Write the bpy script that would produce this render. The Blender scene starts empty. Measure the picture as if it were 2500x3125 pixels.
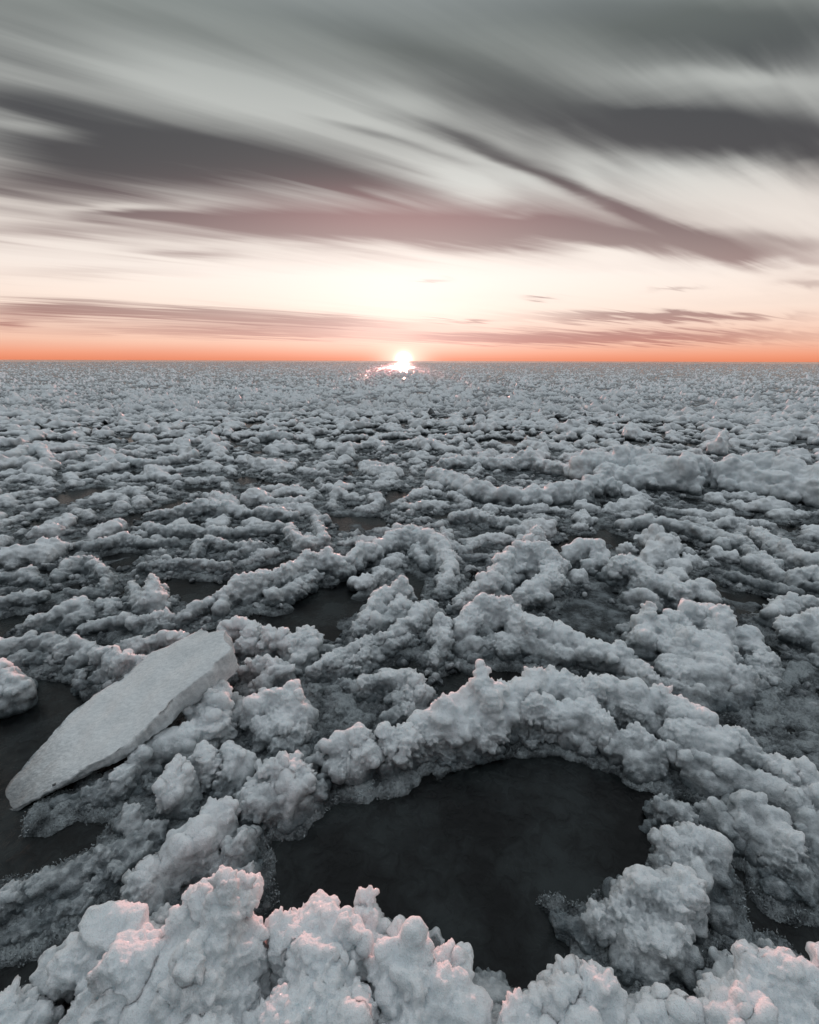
import bpy, math, random
import numpy as np
from mathutils import Matrix, Vector, Euler

# ------------------------------------------------------------------ camera
SC = bpy.context.scene
COL = SC.collection
CAM_H, LENS, IW, IH, HZ = 1.5, 17.0, 2500.0, 3125.0, 1101.0
FPX = IH * LENS / 36.0
PITCH = math.atan((IH / 2 - HZ) / FPX)
cam_d = bpy.data.cameras.new("camera")
cam = bpy.data.objects.new("camera", cam_d)
COL.objects.link(cam)
cam_d.sensor_fit = 'VERTICAL'
cam_d.sensor_height = 36.0
cam_d.lens = LENS
cam_d.clip_start = 0.02
cam_d.clip_end = 20000
ROT = Matrix.Rotation(math.radians(90) - PITCH, 3, 'X') @ Matrix.Rotation(math.radians(0.17), 3, 'Z')
cam.matrix_world = Matrix.Translation((0, 0, CAM_H)) @ ROT.to_4x4()
SC.camera = cam
RN = np.array(ROT)

def ray(X, Y):
    v = RN @ np.array([(X - IW / 2) / FPX, -(Y - IH / 2) / FPX, -1.0])
    return v / np.linalg.norm(v)

def ground(X, Y, z=0.0):
    v = ray(X, Y)
    t = (z - CAM_H) / v[2]
    return np.array([v[0] * t, v[1] * t, z])

def lin(c):
    return tuple(((x / 255.0) / 12.92 if x / 255.0 <= 0.04045 else ((x / 255.0 + 0.055) / 1.055) ** 2.4) for x in c)

# ------------------------------------------------------------------ light
SUN_X = 1232.0
sd = ray(SUN_X, 1101)
SUN_AZ = math.atan2(sd[0], sd[1])
SUN_EL = math.radians(1.4)
sun_d = bpy.data.lights.new("sun", 'SUN')
sun_d.energy = 2.3
sun_d.angle = math.radians(0.6)
sun_d.color = (1.0, 0.43, 0.38)
sun = bpy.data.objects.new("sun", sun_d)
COL.objects.link(sun)
sdir = Vector((math.sin(SUN_AZ) * math.cos(SUN_EL), math.cos(SUN_AZ) * math.cos(SUN_EL), math.sin(SUN_EL)))
sun.rotation_euler = (-sdir).to_track_quat('-Z', 'Y').to_euler()
SC.view_settings.view_transform = 'Standard'
SC.view_settings.look = 'None'
SC.view_settings.exposure = 0.0
SC.view_settings.gamma = 1.0
SC.cycles.use_denoising = True
SC.cycles.max_bounces = 6
SC.cycles.diffuse_bounces = 3
SC.cycles.glossy_bounces = 3
SC.cycles.transmission_bounces = 4
SC.cycles.transparent_max_bounces = 6
SC.cycles.use_adaptive_sampling = True
SC.cycles.adaptive_threshold = 0.02

# ------------------------------------------------------------------ node helper
class NT:
    def __init__(self, tree):
        self.t = tree
        tree.nodes.clear()
    def n(self, typ, ins=None, **kw):
        nd = self.t.nodes.new(typ)
        for k, v in kw.items():
            setattr(nd, k, v)
        if ins:
            for k, v in ins.items():
                self.set(nd, k, v)
        return nd
    def set(self, nd, k, v):
        s = nd.inputs[k]
        if isinstance(v, bpy.types.NodeSocket):
            self.t.links.new(v, s)
        else:
            s.default_value = v
    def m(self, op, a, b=None, c=None, clamp=False):
        nd = self.n('ShaderNodeMath', operation=op, use_clamp=clamp)
        self.set(nd, 0, a)
        if b is not None: self.set(nd, 1, b)
        if c is not None: self.set(nd, 2, c)
        return nd.outputs[0]
    def ramp(self, fac, stops, interp='EASE'):
        nd = self.n('ShaderNodeValToRGB')
        cr = nd.color_ramp
        cr.interpolation = interp
        while len(cr.elements) < len(stops):
            cr.elements.new(0.5)
        for e, (p, c) in zip(cr.elements, stops):
            e.position = p
            e.color = (*c[:3], 1) if len(c) < 4 else c
        self.set(nd, 0, fac)
        return nd.outputs[0]
    def mix(self, fac, a, b, blend='MIX'):
        nd = self.n('ShaderNodeMix', data_type='RGBA', blend_type=blend)
        self.set(nd, 0, fac); self.set(nd, 6, a); self.set(nd, 7, b)
        return nd.outputs[2]
    def rng(self, v, a, b, c=0.0, d=1.0, typ='SMOOTHSTEP'):
        nd = self.n('ShaderNodeMapRange', interpolation_type=typ)
        for i, q in enumerate((v, a, b, c, d)): self.set(nd, i, q)
        return nd.outputs[0]

# ------------------------------------------------------------------ world
world = bpy.data.worlds.new("World")
SC.world = world
world.use_nodes = True
W = NT(world.node_tree)
tc = W.n('ShaderNodeTexCoord')
sep = W.n('ShaderNodeSeparateXYZ', {0: tc.outputs['Generated']})
dx, dy, dz = sep.outputs
yy = W.m('MAXIMUM', W.m('ABSOLUTE', dy), 0.05)
U = W.m('DIVIDE', dx, yy)
Vv = W.m('DIVIDE', dz, yy)
el = W.m('ARCSINE', dz)                       # elevation in radians
# the cloud layer, seen in perspective; wind direction towards the right-hand vanishing point
wv = ray(3333, 1101)
ca, sa = wv[1] / math.hypot(wv[0], wv[1]), wv[0] / math.hypot(wv[0], wv[1])
zz = W.m('ADD', W.m('MAXIMUM', dz, 0.0), 0.035)
px = W.m('DIVIDE', dx, zz)
py = W.m('DIVIDE', dy, zz)
al = W.m('ADD', W.m('MULTIPLY', px, sa), W.m('MULTIPLY', py, ca))
ac = W.m('SUBTRACT', W.m('MULTIPLY', px, ca), W.m('MULTIPLY', py, sa))

def streak_noise(sx, sy, ox, detail=4, dist=0.4, rough=0.5):
    cv = W.n('ShaderNodeCombineXYZ', {0: W.m('MULTIPLY_ADD', al, sx, ox), 1: W.m('MULTIPLY', ac, sy), 2: ox})
    return W.n('ShaderNodeTexNoise', {'Vector': cv.outputs[0], 'Scale': 1.0, 'Detail': detail, 'Distortion': dist, 'Roughness': rough}).outputs[0]

n_big = streak_noise(0.22, 0.9, 3.1, 3, 0.5)
n_mid = streak_noise(0.5, 3.2, 7.7, 4, 0.6)
n_fine = streak_noise(0.9, 11.0, 1.3, 3, 0.3)
# low banks lie level near the horizon: noise on azimuth and elevation
azs = W.m('ARCTAN2', dx, dy)
cvl = W.n('ShaderNodeCombineXYZ', {0: W.m('MULTIPLY', azs, 3.0), 1: W.m('MULTIPLY', el, 26.0), 2: 4.2})
n_low = W.n('ShaderNodeTexNoise', {'Vector': cvl.outputs[0], 'Scale': 1.0, 'Detail': 5.0, 'Distortion': 0.5}).outputs[0]
# warped coordinates for the placed banks
wu = W.m('MULTIPLY_ADD', W.m('SUBTRACT', n_big, 0.5), 0.13, U)
wvv = W.m('ADD', Vv, W.m('ADD', W.m('MULTIPLY', W.m('SUBTRACT', n_mid, 0.5), 0.045), W.m('MULTIPLY', W.m('SUBTRACT', n_low, 0.5), 0.018)))
UV = W.n('ShaderNodeCombineXYZ', {0: wu, 1: wvv, 2: 0.0}).outputs[0]

def uv_of(X, Y):
    v = ray(X, Y)
    return np.array([v[0] / v[1], v[2] / v[1]])

# cloud banks: centre (photo direction), half length, half width, tilt, weight
K_ = 2500.0 / 1725.0
BANKS = [
    # dark
    (450, 320, 330, 50, 9, 0.80), (100, 390, 240, 35, 2, 0.60), (150, 325, 250, 45, 8, 0.45), (700, 372, 250, 26, 12, 0.50),
    (80, 205, 200, 24, 10, 0.42), (330, 455, 200, 11, 1, 0.55), (650, 470, 330, 28, 2, 0.55), (1000, 485, 300, 28, 3, 0.60),
    (100, 490, 250, 16, 1, 0.42), (1150, 450, 150, 34, 5, 0.45), (1350, 500, 250, 24, 6, 0.50), (1560, 540, 200, 18, 6, 0.60), (1660, 512, 120, 20, 5, 0.45),
    (970, 290, 140, 16, 18, 0.48), (1150, 370, 150, 14, 22, 0.55), (1330, 440, 150, 14, 24, 0.55), (1470, 500, 110, 13, 26, 0.45),
    (760, 280, 100, 10, 14, 0.35), (900, 322, 150, 11, 16, 0.32), (1050, 180, 300, 70, 18, 0.42), (1250, 270, 250, 50, 16, 0.42),
    (850, 90, 250, 25, 17, 0.28), (1550, 80, 300, 70, 4, 0.50), (1300, 25, 400, 40, 3, 0.38), (1600, 280, 230, 50, 4, 0.90), (1400, 240, 120, 15, 5, 0.30),
    (100, 100, 250, 40, 15, 0.34), (0, 15, 260, 40, 10, 0.30), (350, 50, 300, 30, 15, 0.18),
    (650, 484, 480, 36, 2, 0.20), (1100, 492, 420, 34, 3, 0.20), (200, 350, 400, 60, 4, 0.12), (1500, 60, 500, 110, 3, 0.22), 
    # gaps
    (430, 190, 270, 38, 12, -0.42), (560, 190, 180, 14, 16, -0.28), (100, 270, 110, 18, 10, -0.38), (680, 230, 150, 20, 16, -0.28),
    (850, 205, 80, 25, 15, -0.20), (990, 400, 110, 22, 15, -0.50), (1070, 370, 150, 18, 20, -0.25), (1250, 375, 90, 26, 45, -0.22),
    (1550, 170, 250, 22, 3, -0.32), (1560, 400, 250, 45, 9, -0.55), (1100, 455, 60, 8, 0, -0.28), (1270, 535, 70, 13, 5, -0.38), (250, 440, 140, 9, -3, -0.45),
    (860, 590, 700, 36, 0, -0.30),
    # low banks
    (380, 535, 110, 9, 1, 0.57), (200, 575, 200, 12, 0, 0.34), (350, 662, 330, 12, 1, 0.74), (100, 645, 150, 10, 1, 0.51), (650, 678, 180, 6, 1, 0.57),
    (500, 697, 330, 10, 0, 0.54), (1400, 668, 230, 7, 0, 0.97), (1350, 710, 350, 12, 0, 0.68), (1000, 712, 200, 9, 0, 0.47), (920, 592, 45, 4, 0, 0.61),
    (1150, 628, 25, 4, 0, 0.74), (1690, 597, 70, 12, 0, 0.57), (1410, 608, 60, 4, 0, 0.41), (970, 675, 60, 3, 0, 0.57), (20, 680, 40, 7, 0, 0.57),
]
D = None
for (cx, cy, hl, hw, ang, amp) in BANKS:
    if cy > 600: amp, hw = amp * 1.3, hw * 1.2
    cx, cy, hl, hw = cx * K_, cy * K_, hl * K_, hw * K_
    p0 = uv_of(cx, cy)
    a = math.radians(ang)
    p1 = uv_of(cx + hl * 0.5 * math.cos(a), cy + hl * 0.5 * math.sin(a))
    p2 = uv_of(cx - hw * 0.5 * math.sin(a), cy + hw * 0.5 * math.cos(a))
    L = np.linalg.norm(p1 - p0) * 2 * 1.06
    ww = np.linalg.norm(p2 - p0) * 2 * 1.06
    th = math.atan2(p1[1] - p0[1], p1[0] - p0[0])
    mp = W.n('ShaderNodeMapping', {0: UV, 1: (p0[0], p0[1], 0), 2: (0, 0, th), 3: (L, ww, 1)}, vector_type='TEXTURE')
    dt = W.n('ShaderNodeVectorMath', {0: mp.outputs[0], 1: mp.outputs[0]}, operation='DOT_PRODUCT')
    g = W.m('POWER', 0.3679, dt.outputs['Value'])
    D = W.m('MULTIPLY_ADD', g, amp, 0.0 if D is None else D)
hi = W.rng(dz, 0.08, 0.28)
nz = W.m('MULTIPLY', W.m('ADD', W.m('MULTIPLY', W.m('SUBTRACT', n_mid, 0.5), 1.0), W.m('MULTIPLY', W.m('SUBTRACT', n_fine, 0.5), 0.42)), hi)
nz = W.m('MULTIPLY_ADD', W.m('SUBTRACT', n_big, 0.5), W.m('MULTIPLY', hi, 0.9), nz)
nz = W.m('MULTIPLY_ADD', W.m('SUBTRACT', n_low, 0.5), W.m('MULTIPLY', W.m('SUBTRACT', 1.0, hi), 0.45), nz)
# behind the viewer the sheet is an even grey overcast
front = W.rng(dy, 0.0, 0.35)
dens = W.m('ADD', W.m('MULTIPLY', W.m('ADD', W.m('MULTIPLY', D, 1.15), W.m('MULTIPLY_ADD', hi, 0.25, 0.08)), front), W.m('MULTIPLY', W.m('SUBTRACT', 1.0, front), 0.45))
dens = W.m('ADD', dens, nz)
dens = W.rng(dens, -0.18, 1.30)

def stops(lst):          # (photo row, rgb) -> position on sin(elevation) axis 0..0.8
    out = []
    for Y, c in lst:
        out.append((max(0.0, min(1.0, ray(1250, Y)[2] / 0.8)) if Y is not None else 1.0, lin(c)))
    return sorted(out, key=lambda q: q[0])
ef = W.m('DIVIDE', dz, 0.8, clamp=True)
clear = W.ramp(ef, stops([(1101, (236, 138, 100)), (1084, (245, 158, 122)), (1048, (246, 196, 170)), (960, (248, 224, 208)),
                          (850, (246, 234, 225)), (700, (224, 216, 209)), (560, (205, 206, 202)), (300, (174, 178, 175)),
                          (80, (138, 145, 143)), (None, (230, 237, 243))]), 'LINEAR')
cloud = W.ramp(ef, stops([(1101, (205, 118, 96)), (1030, (170, 108, 98)), (940, (136, 102, 98)), (850, (130, 98, 98)),
                          (700, (92, 80, 83)), (600, (62, 61, 66)), (400, (58, 61, 66)), (150, (90, 97, 96)),
                          (None, (200, 211, 219))]), 'LINEAR')
# warm light in the clouds round the sun's azimuth
us = sd[0] / sd[1]
du = W.m('SUBTRACT', U, us)
def glow(au, av, v0=0.0):
    q = W.m('ADD', W.m('POWER', W.m('DIVIDE', du, au), 2.0), W.m('POWER', W.m('DIVIDE', W.m('SUBTRACT', Vv, v0), av), 2.0))
    return W.m('MULTIPLY', W.m('POWER', 0.3679, q), front)
g_pink = glow(0.42, 0.05, 0.25)
cloud = W.mix(W.m('MULTIPLY', g_pink, 0.7), cloud, (*lin((150, 104, 108)), 1))
base = W.mix(dens, clear, cloud)
# low in the sky behind the viewer lies dusk, darker and bluer
base = W.mix(W.m('MULTIPLY', W.rng(dy, 0.2, -0.25), W.rng(dz, 1.0, 0.3)), base, (*lin((52, 57, 63)), 1))
g_wide = glow(0.85, 0.09, 0.14)
base = W.mix(W.m('MULTIPLY', g_wide, 0.26), base, (1.0, 0.90, 0.84, 1))
def add(base, g, k, col):
    return W.mix(W.m('MULTIPLY', g, k), base, (*col, 1), 'ADD')
base = W.mix(W.m('MULTIPLY', glow(0.045, 0.025, 0.0), 0.7), base, (1.5, 1.10, 0.88, 1))
base = W.mix(W.m('MULTIPLY', glow(0.011, 0.011, 0.0), 1.0), base, (6.0, 4.8, 3.9, 1))
# below the horizon
base = W.mix(W.rng(dz, -0.03, 0.0), (0.03, 0.032, 0.035, 1), base)
sky = W.n('ShaderNodeTexSky', sky_type='NISHITA')
sky.sun_disc = False
sky.sun_elevation = SUN_EL
sky.sun_rotation = SUN_AZ
sky.air_density = 1.5
sky.dust_density = 2.0
hs = W.n('ShaderNodeHueSaturation', {'Saturation': 0.35, 'Value': 0.6, 'Color': sky.outputs[0]})
bg1 = W.n('ShaderNodeBackground', {0: hs.outputs[0], 1: 0.05})
bg2 = W.n('ShaderNodeBackground', {0: base, 1: 1.0})
ads = W.n('ShaderNodeAddShader', {0: bg1.outputs[0], 1: bg2.outputs[0]})
W.n('ShaderNodeOutputWorld', {0: ads.outputs[0]})
world.cycles.sampling_method = 'MANUAL'
world.cycles.sample_map_resolution = 1024

# ------------------------------------------------------------------ numpy noise
_rg = np.random.default_rng(11)
_G = _rg.normal(size=(32, 32, 32, 3)).astype(np.float32)
_G /= np.linalg.norm(_G, axis=-1, keepdims=True)
_G = _G.reshape(-1, 3)

def gnoise(P):
    P = P.astype(np.float32)
    I = np.floor(P).astype(np.int32)
    F = P - I
    S = F * F * F * (F * (F * 6 - 15) + 10)
    out = np.zeros(len(P), np.float32)
    for i in (0, 1):
        wx = S[:, 0] if i else 1 - S[:, 0]
        xi = ((I[:, 0] + i) & 31) << 10
        for j in (0, 1):
            wy = wx * (S[:, 1] if j else 1 - S[:, 1])
            yj = xi + (((I[:, 1] + j) & 31) << 5)
            for k in (0, 1):
                g = _G[yj + ((I[:, 2] + k) & 31)]
                d = g[:, 0] * (F[:, 0] - i) + g[:, 1] * (F[:, 1] - j) + g[:, 2] * (F[:, 2] - k)
                out += wy * (S[:, 2] if k else 1 - S[:, 2]) * d
    return out * 1.6

# ------------------------------------------------------------------ mesh helpers
def ico(sub):
    t = (1 + 5 ** 0.5) / 2
    V = [(-1, t, 0), (1, t, 0), (-1, -t, 0), (1, -t, 0), (0, -1, t), (0, 1, t), (0, -1, -t), (0, 1, -t), (t, 0, -1), (t, 0, 1), (-t, 0, -1), (-t, 0, 1)]
    F = [(0, 11, 5), (0, 5, 1), (0, 1, 7), (0, 7, 10), (0, 10, 11), (1, 5, 9), (5, 11, 4), (11, 10, 2), (10, 7, 6), (7, 1, 8),
         (3, 9, 4), (3, 4, 2), (3, 2, 6), (3, 6, 8), (3, 8, 9), (4, 9, 5), (2, 4, 11), (6, 2, 10), (8, 6, 7), (9, 8, 1)]
    V = [np.array(v, float) / np.linalg.norm(v) for v in V]
    for _ in range(sub):
        mid = {}
        def m(a, b):
            k = (min(a, b), max(a, b))
            if k not in mid:
                q = V[a] + V[b]
                V.append(q / np.linalg.norm(q))
                mid[k] = len(V) - 1
            return mid[k]
        NF = []
        for a, b, c in F:
            x, y, z = m(a, b), m(b, c), m(c, a)
            NF += [(a, x, z), (b, y, x), (c, z, y), (x, y, z)]
        F = NF
    return np.array(V), np.array(F)
ICO = {s: ico(s) for s in (0, 1, 2)}

def new_mesh(name, V, F, smooth=True):
    me = bpy.data.meshes.new(name)
    n = F.shape[1]
    me.vertices.add(len(V))
    me.vertices.foreach_set('co', np.ascontiguousarray(V, np.float32).ravel())
    me.loops.add(F.size)
    me.loops.foreach_set('vertex_index', np.ascontiguousarray(F, np.int32).ravel())
    me.polygons.add(len(F))
    me.polygons.foreach_set('loop_start', np.arange(len(F), dtype=np.int32) * n)
    me.update(calc_edges=True)
    me.polygons.foreach_set('use_smooth', np.full(len(F), smooth))
    return me

def link(name, me, mat, parent=None):
    o = bpy.data.objects.new(name, me)
    COL.objects.link(o)
    if mat and me: me.materials.append(mat)
    if parent: o.parent = parent
    return o

def tag(o, label=None, cat=None, group=None, kind=None):
    if label: o['label'] = label
    if cat: o['category'] = cat
    if group: o['group'] = group
    if kind: o['kind'] = kind
    return o

FOOT = []     # (x, y, r) of every blob, for the slush skirts

def rand_rot(rg, n):
    q = rg.normal(size=(n, 4)); q /= np.linalg.norm(q, axis=1, keepdims=True)
    w, x, y, z = q.T
    return np.stack([np.stack([1 - 2 * (y * y + z * z), 2 * (x * y - z * w), 2 * (x * z + y * w)], -1),
                     np.stack([2 * (x * y + z * w), 1 - 2 * (x * x + z * z), 2 * (y * z - x * w)], -1),
                     np.stack([2 * (x * z - y * w), 2 * (y * z + x * w), 1 - 2 * (x * x + y * y)], -1)], 1)

def blob_mesh(C, R, rg, sub, facet=0.75):
    """faceted rounded lumps: centres C, radii R -> verts, faces"""
    V0, F0 = ICO[sub]
    n = len(C)
    V = np.repeat(V0[None], n, 0)
    for _ in range(6):
        nn = rg.normal(size=(n, 3)); nn /= np.linalg.norm(nn, axis=1, keepdims=True)
        d = rg.uniform(facet - 0.15, 1.0, size=n)
        e = np.einsum('nvk,nk->nv', V, nn) - d[:, None]
        V = V - np.maximum(e, 0)[:, :, None] * nn[:, None, :]
    sc = rg.uniform(0.78, 1.25, size=(n, 3))
    M = rand_rot(rg, n)
    V = np.einsum('nij,nvj->nvi', M, V * sc[:, None, :])
    V = V * R[:, None, None] + C[:, None, :]
    F = (F0[None] + (np.arange(n) * len(V0))[:, None, None]).reshape(-1, 3)
    return V.reshape(-1, 3), F

def chain_blobs(pts, rg, kids=(5, 3), spread=1.0, vary=1.0, side=0.4):
    """pts: array of (x,y,h,r) crest points -> blob centres and radii"""
    C, R = [], []
    pts = [np.array(p, float) for p in pts]
    samp = []
    if len(pts) == 1:
        samp = [pts[0]]
    for a, b in zip(pts[:-1], pts[1:]):
        L = np.linalg.norm((b - a)[:2]); k = max(1, int(math.ceil(L / (0.62 * 0.5 * (a[3] + b[3])))))
        for i in range(k): samp.append(a + (b - a) * (i / k))
    if len(pts) > 1: samp.append(pts[-1])
    for s in samp:
        x, y, h, r = s
        h = h * rg.uniform(1 - 0.22 * vary, 1 + 0.05 * vary)
        r0 = r * rg.uniform(1.0 - 0.38 * vary, 1.0 + 0.22 * vary)
        r0 = min(r0, max(h, 0.02) * 0.9 + 0.01)
        z = h - r0 * 0.92
        lay = 0
        while True:
            j = r * 0.17 * (1 + lay) * spread
            C.append((x + rg.normal() * j, y + rg.normal() * j, z)); R.append(r0)
            if lay: 
                C.append((x + rg.normal() * j * 1.3, y + rg.normal() * j * 1.3, z)); R.append(r0 * 0.75)
            if lay == 0 and side and rg.random() < side:
                a_ = rg.uniform(0, 6.283); q_ = r * rg.uniform(0.9, 1.5)
                C.append((x + math.cos(a_) * q_, y + math.sin(a_) * q_, h * rg.uniform(0.25, 0.75) - r0 * 0.5)); R.append(r0 * rg.uniform(0.4, 0.75))
            z -= r0 * 0.85; lay += 1
            r0 = min(r0 * 1.06, r * 1.05)
            if z < 0.25 * r0 - 0.02 or lay > 6: break
    C = np.array(C); R = np.array(R)
    allC, allR = [C], [R]
    pc, pr = C, R
    for lv, k in enumerate(kids):
        m = len(pc) * k
        d = rg.normal(size=(m, 3)); d[:, 2] = np.abs(d[:, 2]) * 0.9 - 0.15
        d /= np.linalg.norm(d, axis=1, keepdims=True)
        P = np.repeat(pc, k, 0); Q = np.repeat(pr, k)
        r = Q * rg.uniform(0.32, 0.62, m)
        c = P + d * (Q * rg.uniform(0.55, 0.86, m))[:, None]
        allC.append(c); allR.append(r)
        pc, pr = c, r
    return np.concatenate(allC), np.concatenate(allR)

def remesh(V, F, vox):
    me = new_mesh('tmp', V, F)
    o = bpy.data.objects.new('tmp', me); COL.objects.link(o)
    md = o.modifiers.new('r', 'REMESH'); md.mode = 'VOXEL'; md.voxel_size = vox; md.use_smooth_shade = True
    dg = bpy.context.evaluated_depsgraph_get()
    ev = o.evaluated_get(dg)
    em = ev.to_mesh()
    n = len(em.vertices)
    co = np.empty(n * 3, np.float32); em.vertices.foreach_get('co', co)
    no = np.empty(n * 3, np.float32); em.vertices.foreach_get('normal', no)
    lp = np.empty(len(em.loops), np.int32); em.loops.foreach_get('vertex_index', lp)
    F2 = lp.reshape(-1, 4)
    ev.to_mesh_clear()
    bpy.data.objects.remove(o); bpy.data.meshes.remove(me)
    return co.reshape(-1, 3), no.reshape(-1, 3), F2

def relax(V, F, it=1, k=0.5):
    for _ in range(it):
        S = np.zeros_like(V); c = np.zeros(len(V), np.float32)
        for i in range(4):
            a = F[:, i]; b = F[:, (i + 1) % 4]
            for q in range(3):
                S[:, q] += np.bincount(a, weights=V[b, q], minlength=len(V)) + np.bincount(b, weights=V[a, q], minlength=len(V))
            c += np.bincount(a, minlength=len(V)) + np.bincount(b, minlength=len(V))
        V = V * (1 - k) + S / np.maximum(c, 1)[:, None] * k
    return V.astype(np.float32)

def islands(n, F):
    lab = np.arange(n)
    a = np.concatenate([F[:, 0], F[:, 1], F[:, 2]]); b = np.concatenate([F[:, 1], F[:, 2], F[:, 3]])
    while True:
        la, lb = lab[a], lab[b]
        m = la != lb
        if not m.any(): return lab
        hi_, lo_ = np.maximum(la[m], lb[m]), np.minimum(la[m], lb[m])
        np.minimum.at(lab, hi_, lo_)
        while True:
            l2 = lab[lab]
            if (l2 == lab).all(): break
            lab = l2

def snow_mesh(name, C, R, rg, vox, amp=1.0, facet=0.75, ragged=1.0, split=False):
    big = R > 4.0 * vox
    parts = []
    if big.any(): parts.append(blob_mesh(C[big], R[big], rg, 2, facet))
    sm = (~big) & (R > 0.9 * vox)
    if sm.any(): parts.append(blob_mesh(C[sm], R[sm], rg, 1, facet))
    V = np.concatenate([p[0] for p in parts])
    off = 0; Fs = []
    for v, f in parts:
        Fs.append(f + off); off += len(v)
    V, N, F = remesh(V, np.concatenate(Fs), vox)
    V = relax(V, F, 1, 0.5)
    fade = np.clip((V[:, 2] + 0.02) / 0.05, 0.25, 1)
    o = rg.uniform(0, 30, 3)
    d = np.zeros(len(V), np.float32)
    if vox < 0.03: d += (np.abs(gnoise(V / 0.060 + o)) - 0.25) * 0.017
    d += (np.abs(gnoise(V / 0.15 + o)) - 0.25) * 0.030
    if vox < 0.012:
        # crumbly patches and smooth patches
        pt = np.clip(gnoise(V / 0.16 + o + 9) * 1.5 + 0.55, 0.15, 1.2)
        d += (np.abs(gnoise(V / 0.026 + o)) - 0.25) * 0.011 * ragged * pt
        d += gnoise(V / 0.0115 + o) * 0.0045 * ragged * (0.3 + 0.7 * pt)
        d += np.maximum(gnoise(V / 0.0165 + o + 3) - 0.10, 0) * 0.026 * ragged * pt + np.maximum(gnoise(V / 0.0085 + o + 5) - 0.15, 0) * 0.013 * ragged * pt
    else:
        d += gnoise(V / (2.4 * vox) + o) * 0.30 * vox * ragged + np.maximum(gnoise(V / (3.0 * vox) + o + 3) - .12, 0) * 1.5 * vox * ragged
    V = V + N * (d * fade * amp)[:, None]
    # drop what lies well under water
    keep = (V[F, 2].max(axis=1) > -0.03)
    F = F[keep]
    lab = islands(len(V), F)
    ids, cnt = np.unique(lab[F[:, 0]], return_counts=True)
    if split:
        out = []
        for q in ids[(cnt > 0.08 * cnt.sum()) | (cnt == cnt.max())]:
            F1 = F[lab[F[:, 0]] == q]
            used = np.zeros(len(V), bool); used[F1.ravel()] = True
            idx = np.cumsum(used) - 1
            out.append((len(F1), new_mesh(name, V[used], idx[F1])))
        return [m for _, m in sorted(out, key=lambda t: -t[0])]
    big_ = ids[(cnt > 0.03 * cnt.sum()) | (cnt == cnt.max())]
    F = F[np.isin(lab[F[:, 0]], big_)]
    used = np.zeros(len(V), bool); used[F.ravel()] = True
    idx = np.cumsum(used) - 1
    return new_mesh(name, V[used], idx[F])

# ------------------------------------------------------------------ materials
def material(name):
    m = bpy.data.materials.new(name); m.use_nodes = True
    return m, NT(m.node_tree)

def snow_mat(name, dry, wet, z0, z1, sss=0.25, bump=1.0, sparkle=0.5):
    m, T = material(name)
    geo = T.n('ShaderNodeNewGeometry')
    pos = geo.outputs['Position']
    z = T.n('ShaderNodeSeparateXYZ', {0: pos}).outputs[2]
    n1 = T.n('ShaderNodeTexNoise', {'Vector': pos, 'Scale': 9.0, 'Detail': 4.0, 'Roughness': 0.6}).outputs[0]
    n2 = T.n('ShaderNodeTexNoise', {'Vector': pos, 'Scale': 45.0, 'Detail': 3.0, 'Roughness': 0.6}).outputs[0]
    grain = T.n('ShaderNodeTexVoronoi', {'Vector': pos, 'Scale': 260.0}, feature='F1')
    grain2 = T.n('ShaderNodeTexNoise', {'Vector': pos, 'Scale': 420.0, 'Detail': 2.0}).outputs[0]
    # snow soaked near the water line, plus base shade painted into the colour
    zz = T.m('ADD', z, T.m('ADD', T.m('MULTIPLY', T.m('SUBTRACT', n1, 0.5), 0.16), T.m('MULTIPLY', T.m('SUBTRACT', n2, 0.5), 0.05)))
    soak_shade = T.rng(zz, z0, z1, 1.0, 0.0)
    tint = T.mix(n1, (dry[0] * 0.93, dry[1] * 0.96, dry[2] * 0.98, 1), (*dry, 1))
    col = T.mix(soak_shade, tint, (*wet, 1))
    col = T.mix(T.m('MULTIPLY', T.rng(grain2, 0.35, 0.65), 0.06), col, (0.25, 0.28, 0.29, 1), 'MIX')
    bm = T.m('ADD', T.m('MULTIPLY', grain.outputs['Distance'], 0.7), T.m('MULTIPLY', n2, 0.8))
    b = T.n('ShaderNodeBump', {'Strength': 0.5 * bump, 'Distance': 0.006, 'Height': bm})
    rough = T.rng(T.n('ShaderNodeSeparateXYZ', {0: grain.outputs['Color']}).outputs[0], 0.80, 0.97, 0.75, 0.22)
    rough = T.m('SUBTRACT', rough, T.m('MULTIPLY', soak_shade, 0.30), clamp=True)
    # each grain is a little mirror of its own
    cn = T.n('ShaderNodeVectorMath', {0: grain.outputs['Color'], 1: (0.5, 0.5, 0.5)}, operation='SUBTRACT')
    cs = T.n('ShaderNodeVectorMath', {0: cn.outputs[0], 'Scale': 0.9 * sparkle}, operation='SCALE')
    ns = T.n('ShaderNodeVectorMath', {0: b.outputs[0], 1: cs.outputs[0]}, operation='ADD')
    nn = T.n('ShaderNodeVectorMath', {0: ns.outputs[0]}, operation='NORMALIZE')
    p = T.n('ShaderNodeBsdfPrincipled', {'Base Color': col, 'Roughness': rough, 'IOR': 1.31, 'Normal': nn.outputs[0]})
    if sss:
        p.inputs['Subsurface Weight'].default_value = sss
        p.inputs['Subsurface Radius'].default_value = (0.9, 1.0, 1.0)
        p.inputs['Subsurface Scale'].default_value = 0.03
    T.n('ShaderNodeOutputMaterial', {0: p.outputs[0]})
    return m
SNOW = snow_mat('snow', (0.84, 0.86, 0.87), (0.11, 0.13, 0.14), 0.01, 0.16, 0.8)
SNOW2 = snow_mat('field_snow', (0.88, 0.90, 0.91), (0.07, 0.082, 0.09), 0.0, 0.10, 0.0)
FAR = snow_mat('far_snow', (0.84, 0.86, 0.87), (0.09, 0.10, 0.11), -0.02, 0.125, 0.0)
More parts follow.
